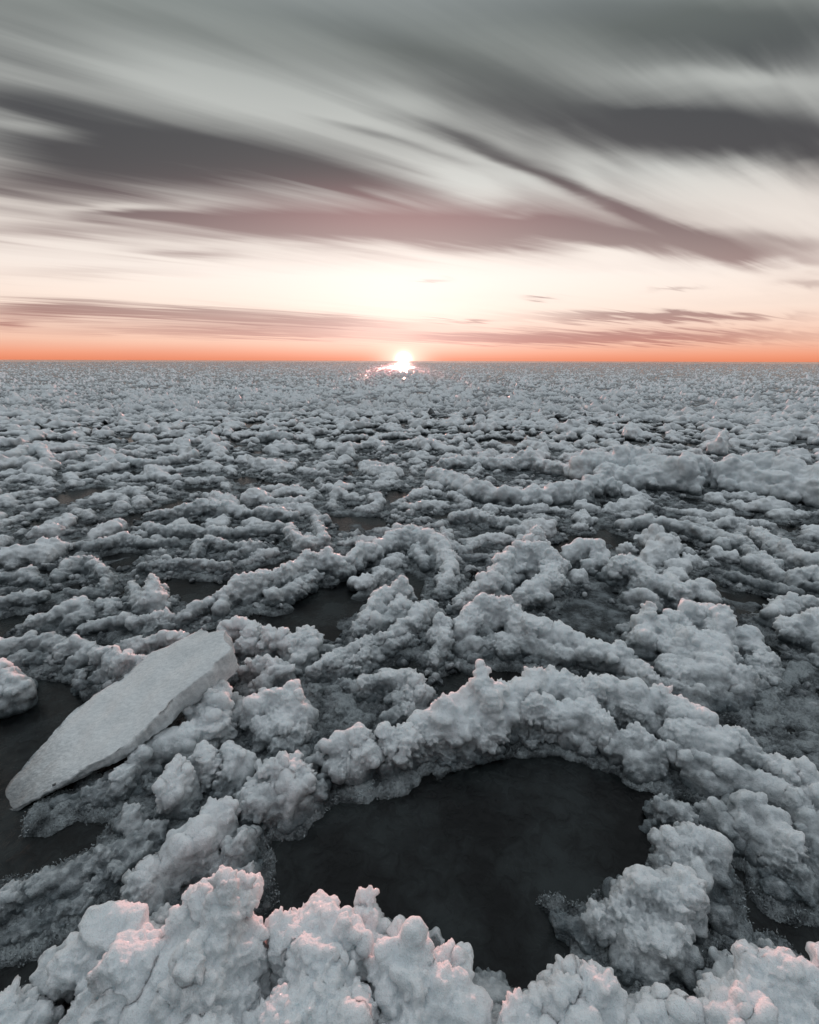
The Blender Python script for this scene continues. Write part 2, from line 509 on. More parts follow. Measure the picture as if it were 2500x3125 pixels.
SLUSH = snow_mat('slush', (0.36, 0.39, 0.40), (0.045, 0.052, 0.056), -0.01, 0.05, 0.0, 1.6, 1.2)
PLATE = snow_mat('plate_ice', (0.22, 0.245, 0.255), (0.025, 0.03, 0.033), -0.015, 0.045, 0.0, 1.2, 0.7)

def mat_water():
    m, T = material('sea_water')
    pos = T.n('ShaderNodeNewGeometry').outputs['Position']
    n1 = T.n('ShaderNodeTexNoise', {'Vector': pos, 'Scale': 3.0, 'Detail': 3.0}).outputs[0]
    n2 = T.n('ShaderNodeTexNoise', {'Vector': pos, 'Scale': 24.0, 'Detail': 6.0, 'Distortion': 1.2, 'Roughness': 0.65}).outputs[0]
    skin = T.rng(T.m('MULTIPLY_ADD', n2, 0.35, n1), 0.55, 0.90)
    col = T.mix(skin, (0.003, 0.0036, 0.004, 1), (0.026, 0.032, 0.033, 1))
    b = T.n('ShaderNodeBump', {'Strength': 0.5, 'Distance': 0.005, 'Height': T.m('ADD', T.m('MULTIPLY', T.m('ABSOLUTE', T.m('SUBTRACT', n2, 0.5)), 2.0), T.m('MULTIPLY', n1, 1.0))})
    p = T.n('ShaderNodeBsdfPrincipled', {'Base Color': col, 'Roughness': T.m('MULTIPLY_ADD', skin, 0.25, 0.12), 'IOR': 1.31, 'Normal': b.outputs[0]})
    p.inputs['Specular IOR Level'].default_value = 0.32
    T.n('ShaderNodeOutputMaterial', {0: p.outputs[0]})
    return m
WATER = mat_water()

def mat_slab():
    m, T = material('slab_ice')
    tcn = T.n('ShaderNodeTexCoord').outputs['Object']
    mp = T.n('ShaderNodeMapping', {0: tcn, 2: (0, 0, math.radians(35)), 3: (3.0, 8.0, 6.0)}).outputs[0]
    n1 = T.n('ShaderNodeTexNoise', {'Vector': mp, 'Scale': 14.0, 'Detail': 8.0, 'Roughness': 0.75, 'Distortion': 0.3}).outputs[0]
    n2 = T.n('ShaderNodeTexNoise', {'Vector': tcn, 'Scale': 180.0, 'Detail': 3.0}).outputs[0]
    n3 = T.n('ShaderNodeTexNoise', {'Vector': tcn, 'Scale': 4.0, 'Detail': 3.0}).outputs[0]
    col = T.mix(T.rng(n1, 0.30, 0.72), (0.62, 0.65, 0.66, 1), (0.88, 0.90, 0.90, 1))
    col = T.mix(T.rng(n3, 0.58, 0.75, 0.0, 0.5), col, (0.30, 0.32, 0.33, 1))
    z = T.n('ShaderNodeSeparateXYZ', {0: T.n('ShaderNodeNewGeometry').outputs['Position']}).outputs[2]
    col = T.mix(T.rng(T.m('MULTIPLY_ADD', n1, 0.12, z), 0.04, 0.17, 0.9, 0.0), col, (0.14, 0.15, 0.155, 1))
    b = T.n('ShaderNodeBump', {'Strength': 0.35, 'Distance': 0.005, 'Height': T.m('ADD', T.m('MULTIPLY', n1, 0.45), T.m('MULTIPLY', n2, 0.6))})
    p = T.n('ShaderNodeBsdfPrincipled', {'Base Color': col, 'Roughness': T.rng(n2, 0.35, 0.65, 0.2, 0.42), 'IOR': 1.31, 'Normal': b.outputs[0]})
    T.n('ShaderNodeOutputMaterial', {0: p.outputs[0]})
    return m
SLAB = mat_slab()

def mat_crystal():
    m, T = material('ice_crystal')
    p = T.n('ShaderNodeBsdfPrincipled', {'Base Color': (0.80, 0.86, 0.88, 1), 'Roughness': 0.12, 'IOR': 1.31})
    p.inputs['Transmission Weight'].default_value = 0.8
    T.n('ShaderNodeOutputMaterial', {0: p.outputs[0]})
    return m
CRYSTAL = mat_crystal()

# ------------------------------------------------------------------ sea
me = bpy.data.meshes.new('water')
S = 6000.0
me.from_pydata([(-S, -300, 0), (S, -300, 0), (S, S, 0), (-S, S, 0)], [], [(0, 1, 2, 3)])
link('water', me, WATER)
tag(bpy.data.objects['water'], 'dark still sea water between the ice', kind='structure')

# ------------------------------------------------------------------ near field, piece by piece
RS = 0.86
def P(*pts, r=0.08, k=1.0):
    """crest points (X, Y in the photograph's pixels, height m[, radius]) set on the water plane"""
    out = []
    for p in pts:
        rr = (p[3] if len(p) > 3 else r) * RS
        v = ray(p[0], p[1])
        ch = math.hypot(v[0], v[1]); re = rr * 1.08
        g = ground(p[0], p[1], max(p[2] - 0.92 * rr + re * ch, 0.0))
        out.append((g[0] + re * v[2] * v[0] / ch, g[1] + re * v[2] * v[1] / ch, p[2], rr))
    return out

def piece(name, label, cat, chains, kids=(4, 2), group=None, vox=None, amp=0.9, facet=0.66, mat=None, ragged=1.0, spread=1.0, side=0.4, vary=1.0):
    seed = abs(hash_str(label)) % 100000
    rg = np.random.default_rng(seed)
    Cs, Rs = [], []
    for ch in chains:
        c, r = chain_blobs(ch, rg, kids, spread, vary, side)
        Cs.append(c); Rs.append(r)
    C = np.concatenate(Cs); R = np.concatenate(Rs)
    low = C[:, 2] - R < 0.04
    FOOT.append(np.stack([C[low, 0], C[low, 1], R[low]], 1))
    d = math.sqrt(np.min(C[:, 0] ** 2 + C[:, 1] ** 2) + (CAM_H - 0.15) ** 2)
    v = vox or max(0.0033, 0.0026 * d)
    me = snow_mesh(name, C, R, rg, v, amp, facet, ragged)
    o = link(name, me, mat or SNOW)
    return tag(o, label, cat, group)

def hash_str(s):
    h = 5381
    for ch in s: h = (h * 33 + ord(ch)) & 0xffffffff
    return h

# foreground
RS = 0.68
piece('snow_block', 'tall snow block with pink lit peak at bottom left, edge of the dark pool', 'snow block', [
    P((632,2622,.37,.06),(680,2645,.365,.055),(645,2700,.34,.08),(635,2780,.32,.09)),
    P((555,2705,.31,.05),(525,2740,.30,.06),(570,2800,.29,.08),(650,2850,.29,.09)),
    P((205,2830,.22,.08),(290,2760,.24,.08),(385,2735,.26,.07),(330,2840,.24,.10),(480,2890,.25,.10),(600,2940,.26,.11)),
    P((300,2940,.20,.10),(400,3010,.22,.12),(560,3050,.24,.12),(600,3200,.22,.12)),
    P((420,3080,.18,.1),(450,3220,.2,.12)),
    ], kids=(3,1), amp=.75, facet=.54, ragged=.95, side=.1)
piece('snow_block', 'broad snow block at the bottom edge right of the pink peak, cleft at its left', 'snow block', [
    P((870,2760,.27,.05),(930,2715,.28,.06),(1000,2710,.28,.06),(1040,2760,.27,.06),(1090,2805,.26,.04)),
    P((890,2850,.26,.06),(960,2830,.27,.08),(900,2930,.26,.11),(1010,2870,.27,.06)),
    P((870,3020,.23,.09),(980,2990,.25,.11),(1090,2990,.24,.1),(910,3150,.21,.10),(1060,3140,.22,.12)),
    ], kids=(3,1), amp=.75, facet=.54, ragged=.95, side=.1)
piece('snow_lump', 'thin pointed snow lump behind the broad bottom block, at the pool edge', 'snow lump', [
    P((1120,2700,.20,.025),(1130,2760,.19,.04),(1150,2830,.17,.05)),])
piece('snow_block', 'snow block with crystal fringe in the middle of the bottom edge', 'snow block', [
    P((1180,2860,.26,.06),(1255,2800,.27,.05),(1265,2850,.26,.06),(1200,2930,.25,.09)),
    P((1370,2860,.20,.05),(1410,2880,.20,.05),(1350,2930,.21,.07)),
    P((1240,3010,.24,.1),(1360,3000,.22,.09),(1460,3010,.20,.07),(1500,3060,.19,.05)),
    P((1260,3150,.22,.12),(1420,3150,.2,.1),(1540,3140,.19,.08)),
    ], kids=(3,1), amp=.75, facet=.54, ragged=.95, side=.1)
piece('snow_block', 'rounded snow block at the bottom edge below the dark pool', 'snow block', [
    P((1625,3010,.20,.03),(1690,2990,.21,.04),(1760,2935,.22,.06),(1820,2930,.22,.06),(1860,2980,.21,.06)),
    P((1600,3080,.20,.08),(1720,3060,.21,.1),(1830,3070,.21,.1),(1640,3200,.2,.1),(1800,3200,.2,.1)),
    ], kids=(3,1), amp=.75, facet=.54, ragged=.95, side=.1)
piece('snow_block', 'low jagged snow block at the bottom edge, right of the rounded one', 'snow block', [
    P((1925,3040,.18,.04),(1985,3010,.19,.04),(2060,3050,.18,.05),(2115,3040,.18,.03),(2160,3100,.17,.04)),
    P((1950,3140,.18,.09),(2090,3150,.18,.08)),
    ], kids=(3,1), amp=.75, facet=.54, ragged=.95, side=.1)
piece('snow_block', 'large snow block in the bottom right corner', 'snow block', [
    P((2225,3060,.20,.04),(2265,3030,.21,.04),(2310,2950,.23,.05),(2350,2890,.24,.06),(2400,2890,.24,.06),(2440,2950,.23,.06)),
    P((2340,3020,.22,.09),(2460,3040,.22,.1),(2480,2920,.24,.06),(2560,2910,.24,.08)),
    P((2280,3120,.20,.09),(2400,3160,.2,.11),(2540,3100,.2,.11)),
    ], kids=(3,1), amp=.75, facet=.54, ragged=.95, side=.1)
piece('snow_lump', 'rounded snow lump cut off by the bottom left corner', 'snow lump', [
    P((0,3040,.17,.04),(40,3040,.17,.035),(0,3110,.16,.06),(-60,3080,.16,.08)),])
# pool promontory
RS = 0.80
piece('snow_lump', 'snow lump reaching into the dark pool from the right, glassy tip', 'snow lump', [
    P((1925,2690,.13,.035),(1965,2650,.15,.045),(2040,2645,.16,.045),(2095,2650,.15,.04),(2050,2720,.14,.06)),
    P((1800,2770,.08,.035),(1870,2740,.10,.04),(1960,2760,.12,.06),(2040,2800,.11,.06),(2080,2850,.09,.05)),
    P((1920,2850,.06,.05),(1930,2920,.05,.04),(2010,2860,.08,.06)),
    P((1720,2770,.05,.03),(1800,2820,.05,.04)),
    ], kids=(5,4))
piece('snow_lump', 'square snow lump on the right shore of the dark pool', 'snow lump', [
    P((2060,2530,.13,.05),(2120,2515,.14,.05),(2190,2540,.13,.05),(2190,2610,.10,.05),(2110,2600,.12,.07)),])
piece('snow_lump', 'small snow lump over the top right corner of the dark pool', 'snow lump', [
    P((2020,2425,.10,.035),(2080,2435,.11,.045),(2110,2450,.10,.04)),])
piece('snow_lump', 'narrow snow lump beside the square one on the pool shore', 'snow lump', [
    P((2185,2440,.10,.035),(2215,2475,.10,.04),(2240,2520,.08,.035)),])
piece('snow_ridge', 'knobbly snow ridge running down the right edge beside the pool shore lumps', 'snow ridge', [
    P((2265,2405,.13,.045),(2330,2415,.13,.05),(2370,2480,.12,.05),(2410,2520,.12,.045),(2440,2590,.10,.045),(2460,2670,.07,.04)),
    P((2300,2480,.10,.05),(2350,2560,.08,.05),(2400,2620,.07,.04)),
    ])
piece('snow_lump', 'small round lump half sunk in crystal slush by the right edge', 'snow lump', [P((2175,2740,.05,.045),(2215,2760,.05,.04)),], mat=None)
piece('snow_lump', 'small oval lump in slush under the right edge ridge', 'snow lump', [P((2370,2680,.05,.035),(2395,2700,.05,.03)),])
# main rim behind the pool
piece('snow_ridge', 'big snow ridge with a pink spike arching behind the dark pool', 'snow ridge', [
    P((1465,2012,.30,.020),(1470,2045,.28,.045),(1440,2085,.25,.07)),
    P((1290,2150,.18,.07),(1360,2130,.20,.08),(1440,2090,.22,.09),(1520,2070,.23,.08),(1590,2060,.22,.07),(1660,2035,.22,.05),(1720,2035,.21,.05)),
    P((1375,2170,.16,.075),(1460,2160,.17,.08),(1540,2130,.18,.065),(1580,2150,.14,.05)),
    P((1720,2040,.21,.05),(1780,2070,.19,.06),(1840,2055,.19,.06),(1910,2070,.19,.06),(1975,2100,.18,.06),(2030,2085,.18,.035),(2080,2130,.17,.06),(2170,2170,.16,.06)),
    ])
piece('snow_lump', 'smooth overhanging snow lump on the pool side of the arching ridge', 'snow lump', [
    P((1620,2125,.18,.05),(1670,2110,.19,.055),(1740,2130,.18,.06),(1820,2140,.17,.05),(1850,2180,.15,.045)),
    P((1660,2150,.14,.045),(1780,2165,.13,.05),(1830,2190,.11,.045))], kids=(4,2))
piece('snow_lump', 'twin round snow lumps right of the overhanging lump', 'snow lump', [
    P((1880,2220,.13,.045),(1950,2210,.14,.05),(2010,2245,.13,.05),(1940,2290,.09,.06),(2020,2310,.08,.05))])
piece('snow_lump', 'round snow lump at the far left of the pool behind its ice lip', 'snow lump', [
    P((1170,2200,.16,.05),(1230,2185,.17,.055),(1250,2230,.14,.07),(1195,2235,.13,.055),(1255,2250,.10,.045))])
piece('snow_lump', 'pointed snow lump between two clefts on the left of the pool', 'snow lump', [
    P((1000,2240,.15,.05),(1040,2215,.16,.045),(1100,2205,.17,.045),(1110,2260,.13,.06),(1040,2300,.10,.07))])
piece('snow_ridge', 'broad streaky snow ridge sloping down to the right edge', 'snow ridge', [
    P((2050,2180,.14,.06),(2140,2200,.14,.07),(2210,2230,.14,.06),(2280,2225,.14,.05),(2330,2270,.13,.06),(2380,2310,.13,.06),(2440,2305,.13,.05),(2500,2360,.12,.07),(2580,2450,.12,.07)),
    P((2080,2260,.11,.06),(2170,2290,.11,.06),(2250,2320,.11,.06),(2330,2350,.11,.07),(2420,2400,.10,.07),(2500,2470,.10,.07)),
    P((2130,2340,.08,.05),(2200,2370,.08,.05)),
    P((2470,2480,.09,.05),(2500,2560,.08,.06),(2560,2640,.07,.07)),
    ])
# left arms of the rim
piece('snow_lump', 'big round snow lump where the left arm meets the pool', 'snow lump', [
    P((800,2310,.15,.05),(880,2285,.17,.06),(920,2320,.15,.06),(860,2370,.12,.08),(770,2380,.11,.06),(880,2420,.08,.06))])
piece('snow_lump', 'leaf shaped upright snow chunk with a pink tip left of centre', 'snow lump', [
    P((540,2280,.21,.025),(520,2320,.19,.04),(510,2370,.15,.055),(500,2410,.11,.05)), P((565,2330,.17,.03),(550,2380,.13,.05))], kids=(3,2), spread=.4)
piece('snow_lump', 'small round snow knob beside the leaf shaped chunk', 'snow lump', [P((585,2290,.14,.03),(615,2275,.15,.035),(635,2310,.13,.035),(605,2330,.11,.04))])
piece('snow_lump', 'peaked snow lump between the round knob and the big round lump', 'snow lump', [
    P((690,2245,.15,.03),(700,2290,.13,.05),(755,2275,.13,.045),(670,2340,.10,.05),(740,2330,.09,.05))])
piece('snow_ridge', 'thick snow ridge of the left arm running down to the pink peak', 'snow ridge', [
    P((640,2440,.14,.05),(680,2450,.13,.05),(600,2500,.13,.06),(540,2530,.12,.06),(470,2600,.11,.06),(420,2680,.09,.06)),
    P((620,2560,.08,.06),(540,2620,.07,.06))])
piece('snow_lump', 'tall narrow snow lump between the left arm and the pool', 'snow lump', [
    P((740,2500,.12,.035),(720,2550,.11,.04),(680,2600,.09,.045)), P((750,2610,.10,.04),(720,2650,.08,.045))])
piece('snow_lump', 'small snow knob at the top of the outer left ridge', 'snow lump', [P((365,2465,.09,.035),(405,2445,.10,.035),(395,2480,.08,.03))])
piece('snow_ridge', 'outer grey slush ridge running down to the left edge', 'snow ridge', [
    P((470,2490,.08,.04),(400,2535,.08,.045),(320,2575,.08,.05),(240,2620,.08,.05),(130,2650,.07,.05),(40,2700,.07,.05),(-60,2750,.06,.06)),
    P((440,2560,.06,.04),(360,2620,.06,.05),(270,2690,.05,.05),(150,2760,.04,.05),(40,2820,.04,.05))])
piece('snow_ridge', 'low grey slush ridge under the front edge of the tilted slab', 'snow ridge', [
    P((130,2480,.03,.04),(250,2425,.04,.04),(400,2375,.05,.04),(470,2370,.05,.035))], mat=SLUSH)
piece('snow_lump', 'snow packed under the tilted ice slab', 'snow lump', [
    P((170,2430,.03,.05),(280,2380,.06,.07),(380,2330,.09,.08),(420,2290,.11,.07)),
    P((470,2240,.12,.06),(560,2200,.15,.08),(640,2140,.18,.08),(665,2070,.22,.06),(600,2080,.2,.08))])
# lumps between slab and pool
piece('snow_lump', 'ball shaped snow lump right of the tilted slab', 'snow lump', [
    P((770,2120,.16,.05),(830,2085,.18,.055),(880,2090,.18,.05),(900,2140,.15,.06),(830,2160,.14,.08),(800,2210,.10,.06))])
piece('snow_lump', 'low snow lump just below the ball shaped one', 'snow lump', [P((850,2240,.09,.05),(930,2190,.11,.045),(900,2250,.08,.05))])
piece('snow_lump', 'cluster of snow knobs above the ball shaped lump', 'snow lump', [
    P((750,2010,.13,.045),(810,1995,.14,.05),(880,2020,.12,.05),(790,2050,.10,.05))])
piece('snow_lump', 'rounded snow lump behind the high end of the slab', 'snow lump', [
    P((670,1900,.15,.05),(725,1868,.17,.055),(770,1890,.16,.05),(740,1940,.12,.06))])
piece('snow_lump', 'snow lump with pink crest right of the high end of the slab', 'snow lump', [
    P((810,1905,.17,.045),(850,1920,.16,.05),(900,1940,.15,.06),(935,1895,.17,.045),(960,1930,.15,.05),(900,1990,.11,.06))])
piece('snow_ridge', 'log shaped snow ridge climbing right from the pink crest lump', 'snow ridge', [
    P((965,2010,.12,.05),(1010,1990,.12,.05),(1090,1955,.12,.05),(1190,1912,.13,.045),(1260,1870,.14,.055),(1320,1820,.15,.06))])
piece('snow_ridge', 'second log shaped snow ridge just below the first', 'snow ridge', [
    P((1010,2025,.09,.035),(1090,1995,.10,.04),(1180,1950,.10,.035),(1250,1925,.10,.035))])
piece('snow_ridge', 'short log of slush left of the cleft below the logs', 'snow ridge', [P((1035,2065,.06,.03),(1100,2090,.06,.03),(1140,2110,.05,.03))])
piece('snow_lump', 'snow lumps just left of the pink spike', 'snow lump', [
    P((1120,2055,.12,.04),(1190,2035,.13,.045),(1260,2040,.14,.04),(1280,2080,.12,.06),(1200,2110,.09,.06)),
    P((1250,2130,.10,.05),(1180,2160,.08,.05))])
piece('snow_lump', 'slush lump beside the narrow dark cleft', 'snow lump', [P((960,2080,.05,.05),(950,2150,.04,.05))], mat=SLUSH)
piece('snow_lump', 'slush lump right of the narrow dark cleft', 'snow lump', [P((1020,2090,.05,.05),(1080,2150,.05,.06),(1010,2170,.03,.05))], mat=SLUSH)
piece('snow_block', 'steep snow block with pink top beside the rippled dark pool', 'snow block', [
    P((1095,1890,.12,.05),(1130,1830,.17,.05),(1160,1785,.20,.05),(1210,1760,.23,.045),(1235,1750,.24,.035)),
    P((1150,1870,.13,.06),(1230,1820,.15,.06))], kids=(4,3))
piece('snow_lump', 'upright bumpy snow column between two dark clefts in the centre', 'snow lump', [
    P((1330,1900,.14,.045),(1360,1870,.15,.04),(1350,1940,.12,.045),(1320,1990,.09,.045)), P((1290,1880,.09,.035),(1270,1860,.09,.03))])
# middle left
N = [
 ('ball of snow at the left edge above the open water', [P((-10,2030,.15,.06),(40,2040,.15,.055),(60,2080,.12,.05),(10,2090,.1,.07))]),
 ('long snow lump at the left edge above the ball', [P((-20,1950,.12,.05),(60,1925,.13,.05),(130,1925,.12,.045),(200,1940,.10,.045)),P((30,1990,.08,.05),(120,1990,.07,.05))]),
 ('round snow lump between the long lump and the slab', [P((185,1955,.12,.04),(240,1935,.13,.045),(280,1955,.12,.04),(220,1990,.09,.06))]),
 ('tall snow lump touching the middle of the slab', [P((285,1975,.14,.045),(325,1960,.15,.045),(350,2000,.12,.05),(290,2040,.08,.05)),P((240,2080,.05,.03),(240,2040,.07,.03))]),
 ('snow lump leaning on the back edge of the slab', [P((360,2005,.13,.045),(400,1990,.14,.045),(460,2000,.13,.05),(390,2060,.08,.05),(310,2110,.06,.04))]),
 ('snow lump along the back of the slab high end', [P((350,1960,.09,.04),(430,1940,.11,.045),(510,1925,.12,.045),(560,1930,.12,.04))]),
 ('wide snow lump two rows behind the slab on the left', [P((80,1880,.11,.045),(170,1845,.13,.05),(240,1815,.14,.05),(280,1835,.12,.045),(200,1880,.08,.05))]),
 ('small snow lump above the dark cleft on the left', [P((300,1820,.13,.04),(345,1815,.13,.04),(330,1850,.1,.04))]),
 ('snow lump right of the dark cleft on the left', [P((250,1905,.07,.04),(320,1880,.10,.04),(380,1875,.10,.045))]),
 ('forked snow lump behind the slab', [P((400,1885,.11,.04),(460,1870,.11,.045),(520,1865,.11,.045),(450,1910,.07,.05))]),
 ('tall snow heap standing behind the slab', [P((465,1748,.22,.035),(450,1790,.18,.05),(480,1790,.18,.05),(430,1820,.13,.05),(400,1770,.12,.04))]),
]
for lab, ch in N:
    piece('snow_lump', lab, 'snow lump', ch)
piece('snow_ridge', 'ridge leading from the tall heap up to the right', 'snow ridge', [
    P((535,1875,.09,.04),(600,1835,.11,.045),(680,1800,.12,.045),(740,1760,.13,.05),(800,1735,.14,.05))])
piece('snow_ridge', 'main snow ridge crossing left of centre to the top of the rippled pool', 'snow ridge', [
    P((660,1830,.12,.05),(700,1770,.17,.05),(760,1745,.19,.05),(830,1735,.16,.05),(870,1720,.18,.05),(930,1680,.20,.045),(1000,1668,.20,.05),(1045,1700,.16,.05),(1110,1650,.19,.045),(1150,1660,.15,.05)),
    P((830,1790,.12,.06),(900,1770,.11,.06),(960,1730,.12,.06))])
piece('snow_ridge', 'snow ridge rounding the back of the rippled pool', 'snow ridge', [
    P((1160,1640,.17,.065),(1200,1615,.19,.07),(1270,1600,.20,.08),(1330,1620,.20,.075),(1370,1680,.17,.07),(1375,1735,.14,.065),(1340,1785,.11,.05)),
    P((1270,1650,.13,.06),(1300,1700,.11,.05))])
L2 = [
 ('snow ridge at the left edge three rows behind the slab', [P((-20,1820,.09,.045),(60,1805,.10,.05),(120,1800,.10,.045))]),
 ('low snow ridge along the left edge near a dark puddle', [P((-20,1745,.09,.04),(60,1735,.12,.045),(90,1720,.13,.04),(110,1760,.08,.04))]),
 ('curved snow ridge left of the tall heap', [P((170,1740,.10,.045),(200,1700,.13,.05),(260,1690,.12,.05),(330,1745,.10,.045),(300,1790,.08,.05),(210,1790,.08,.045))]),
 ('snow ridge right of the tall heap', [P((420,1720,.09,.04),(520,1700,.1,.045),(600,1700,.11,.04),(690,1712,.1,.04))]),
 ('small snow mound beyond the tall heap', [P((500,1690,.11,.03),(520,1700,.1,.035)),]),
 ('snow ridge over a dark puddle on the left', [P((240,1650,.10,.04),(330,1640,.11,.045),(380,1620,.12,.04),(430,1640,.10,.045),(540,1640,.09,.04))]),
 ('broken snow ridge end above the main ridge', [P((590,1690,.08,.035),(600,1640,.13,.05),(640,1625,.14,.045),(700,1650,.11,.05),(760,1650,.12,.045),(790,1645,.12,.04),(700,1690,.07,.04))]),
]
for lab, ch in L2:
    piece('snow_ridge', lab, 'snow ridge', ch)
# ring pan right of centre
RS = 0.98
piece('snow_ridge', 'towering snow bank at the back left of the ringed pan', 'snow ridge', [
    P((1400,1830,.10,.05),(1440,1780,.13,.06),(1500,1750,.18,.06),(1530,1700,.23,.06),(1575,1650,.27,.05),(1640,1640,.28,.05),(1700,1680,.25,.06),(1680,1740,.18,.07),(1600,1790,.15,.07)),
    P((1650,1605,.28,.03),(1620,1625,.27,.03))])
piece('snow_ridge', 'snow bank closing the back of the ringed pan', 'snow ridge', [
    P((1730,1660,.20,.05),(1790,1635,.22,.055),(1850,1660,.20,.05),(1800,1700,.13,.05))])
piece('snow_ridge', 'snow bank with pink crests closing the right of the ringed pan', 'snow ridge', [
    P((1880,1700,.20,.045),(1940,1685,.21,.05),(1990,1740,.18,.055),(2040,1740,.18,.05),(2080,1780,.16,.05),(2160,1760,.15,.05),(2180,1800,.13,.05)),
    P((1940,1780,.14,.05),(2000,1800,.13,.06))])
piece('snow_ridge', 'front snow wall of the ringed pan with a pink hump at its left', 'snow ridge', [
    P((1410,1880,.17,.05),(1440,1835,.21,.06),(1480,1812,.23,.06),(1550,1825,.22,.055),(1610,1865,.20,.06),(1690,1890,.17,.06),(1760,1910,.16,.06),(1830,1955,.15,.055),(1900,1960,.15,.055),(1960,2010,.13,.05),(2000,2060,.12,.05)),
    P((1420,1940,.09,.06),(1520,1930,.11,.07),(1620,1940,.11,.06),(1720,1970,.10,.06))], kids=(5,3))
piece('snow_ridge', 'low shelf of slush below the front wall of the ringed pan', 'snow ridge', [
    P((1440,1985,.05,.04),(1530,1965,.06,.04),(1640,1990,.05,.04))])
piece('snow_block', 'massive snow pile with pink edge right of the ringed pan', 'snow block', [
    P((1980,1825,.24,.03),(1985,1870,.20,.05),(1970,1930,.14,.06)),
    P((2050,1880,.19,.06),(2110,1830,.24,.06),(2180,1820,.25,.06),(2220,1860,.23,.05),(2200,1920,.19,.08),(2100,1940,.17,.08)),
    P((2110,1900,.20,.10),(2210,1930,.18,.10),(2160,2000,.14,.10)), P((2260,1900,.17,.06),(2310,1920,.15,.06),(2340,1990,.12,.06),(2330,2050,.08,.07),(2260,2110,.06,.07)),
    P((2050,2000,.12,.08),(2150,2020,.13,.08),(2240,2020,.12,.08),(2130,2090,.08,.07),(2210,2110,.06,.07),(2030,2060,.09,.06))])
piece('snow_block', 'smooth snow block cut by the right edge', 'snow block', [
    P((2420,1880,.16,.05),(2500,1855,.18,.07),(2580,1860,.18,.08),(2520,1920,.13,.08),(2560,1990,.1,.08))], kids=(3,2))
piece('snow_lump', 'snow lump just left of the smooth block at the right edge', 'snow lump', [
    P((2345,1850,.12,.045),(2400,1820,.14,.05),(2470,1815,.14,.05),(2540,1830,.13,.05))])
piece('snow_ridge', 'snow ridge at the right edge behind the massive pile', 'snow ridge', [
    P((2200,1640,.12,.05),(2260,1620,.13,.045),(2290,1660,.11,.045),(2360,1700,.12,.05)), P((2300,1600,.14,.05),(2400,1650,.16,.06),(2470,1680,.17,.06),(2540,1700,.16,.06)),
    P((2230,1740,.07,.045),(2330,1770,.07,.045),(2430,1790,.07,.045))])
piece('snow_ridge', 'tall lumpy heap at the right edge above the two blocks', 'snow ridge', [
    P((2290,1690,.13,.045),(2330,1680,.15,.045),(2380,1730,.12,.05)), P((2430,1740,.14,.055),(2480,1720,.16,.06),(2530,1760,.12,.06))])
piece('snow_lump', 'low slush rim curling at the right edge below the smooth block', 'snow lump', [
    P((2330,2200,.04,.04),(2360,2100,.05,.045),(2410,2045,.06,.045),(2480,2010,.06,.05),(2560,2010,.06,.05)),
    P((2320,2240,.03,.05),(2420,2260,.03,.05),(2500,2240,.04,.05)), P((2420,2130,.02,.05),(2500,2130,.02,.06),(2460,2190,.02,.05))], mat=SLUSH)
piece('snow_ridge', 'curved snow ridge left of the towering bank', 'snow ridge', [
    P((1355,1600,.12,.045),(1370,1640,.11,.05),(1410,1670,.10,.05),(1450,1640,.10,.04)),
    P((1385,1560,.13,.045),(1450,1545,.15,.05),(1500,1570,.13,.05),(1580,1580,.12,.05),(1640,1590,.10,.045))])
piece('snow_ridge', 'low snow strip beside the cleft left of the towering bank', 'snow ridge', [
    P((1395,1690,.06,.035),(1470,1690,.07,.035),(1530,1680,.07,.035))])
piece('snow_lump', 'single small snow knob in the dark lead left of the towering bank', 'snow lump', [P((1485,1655,.06,.03),(1500,1650,.06,.025))])

RS = 0.86
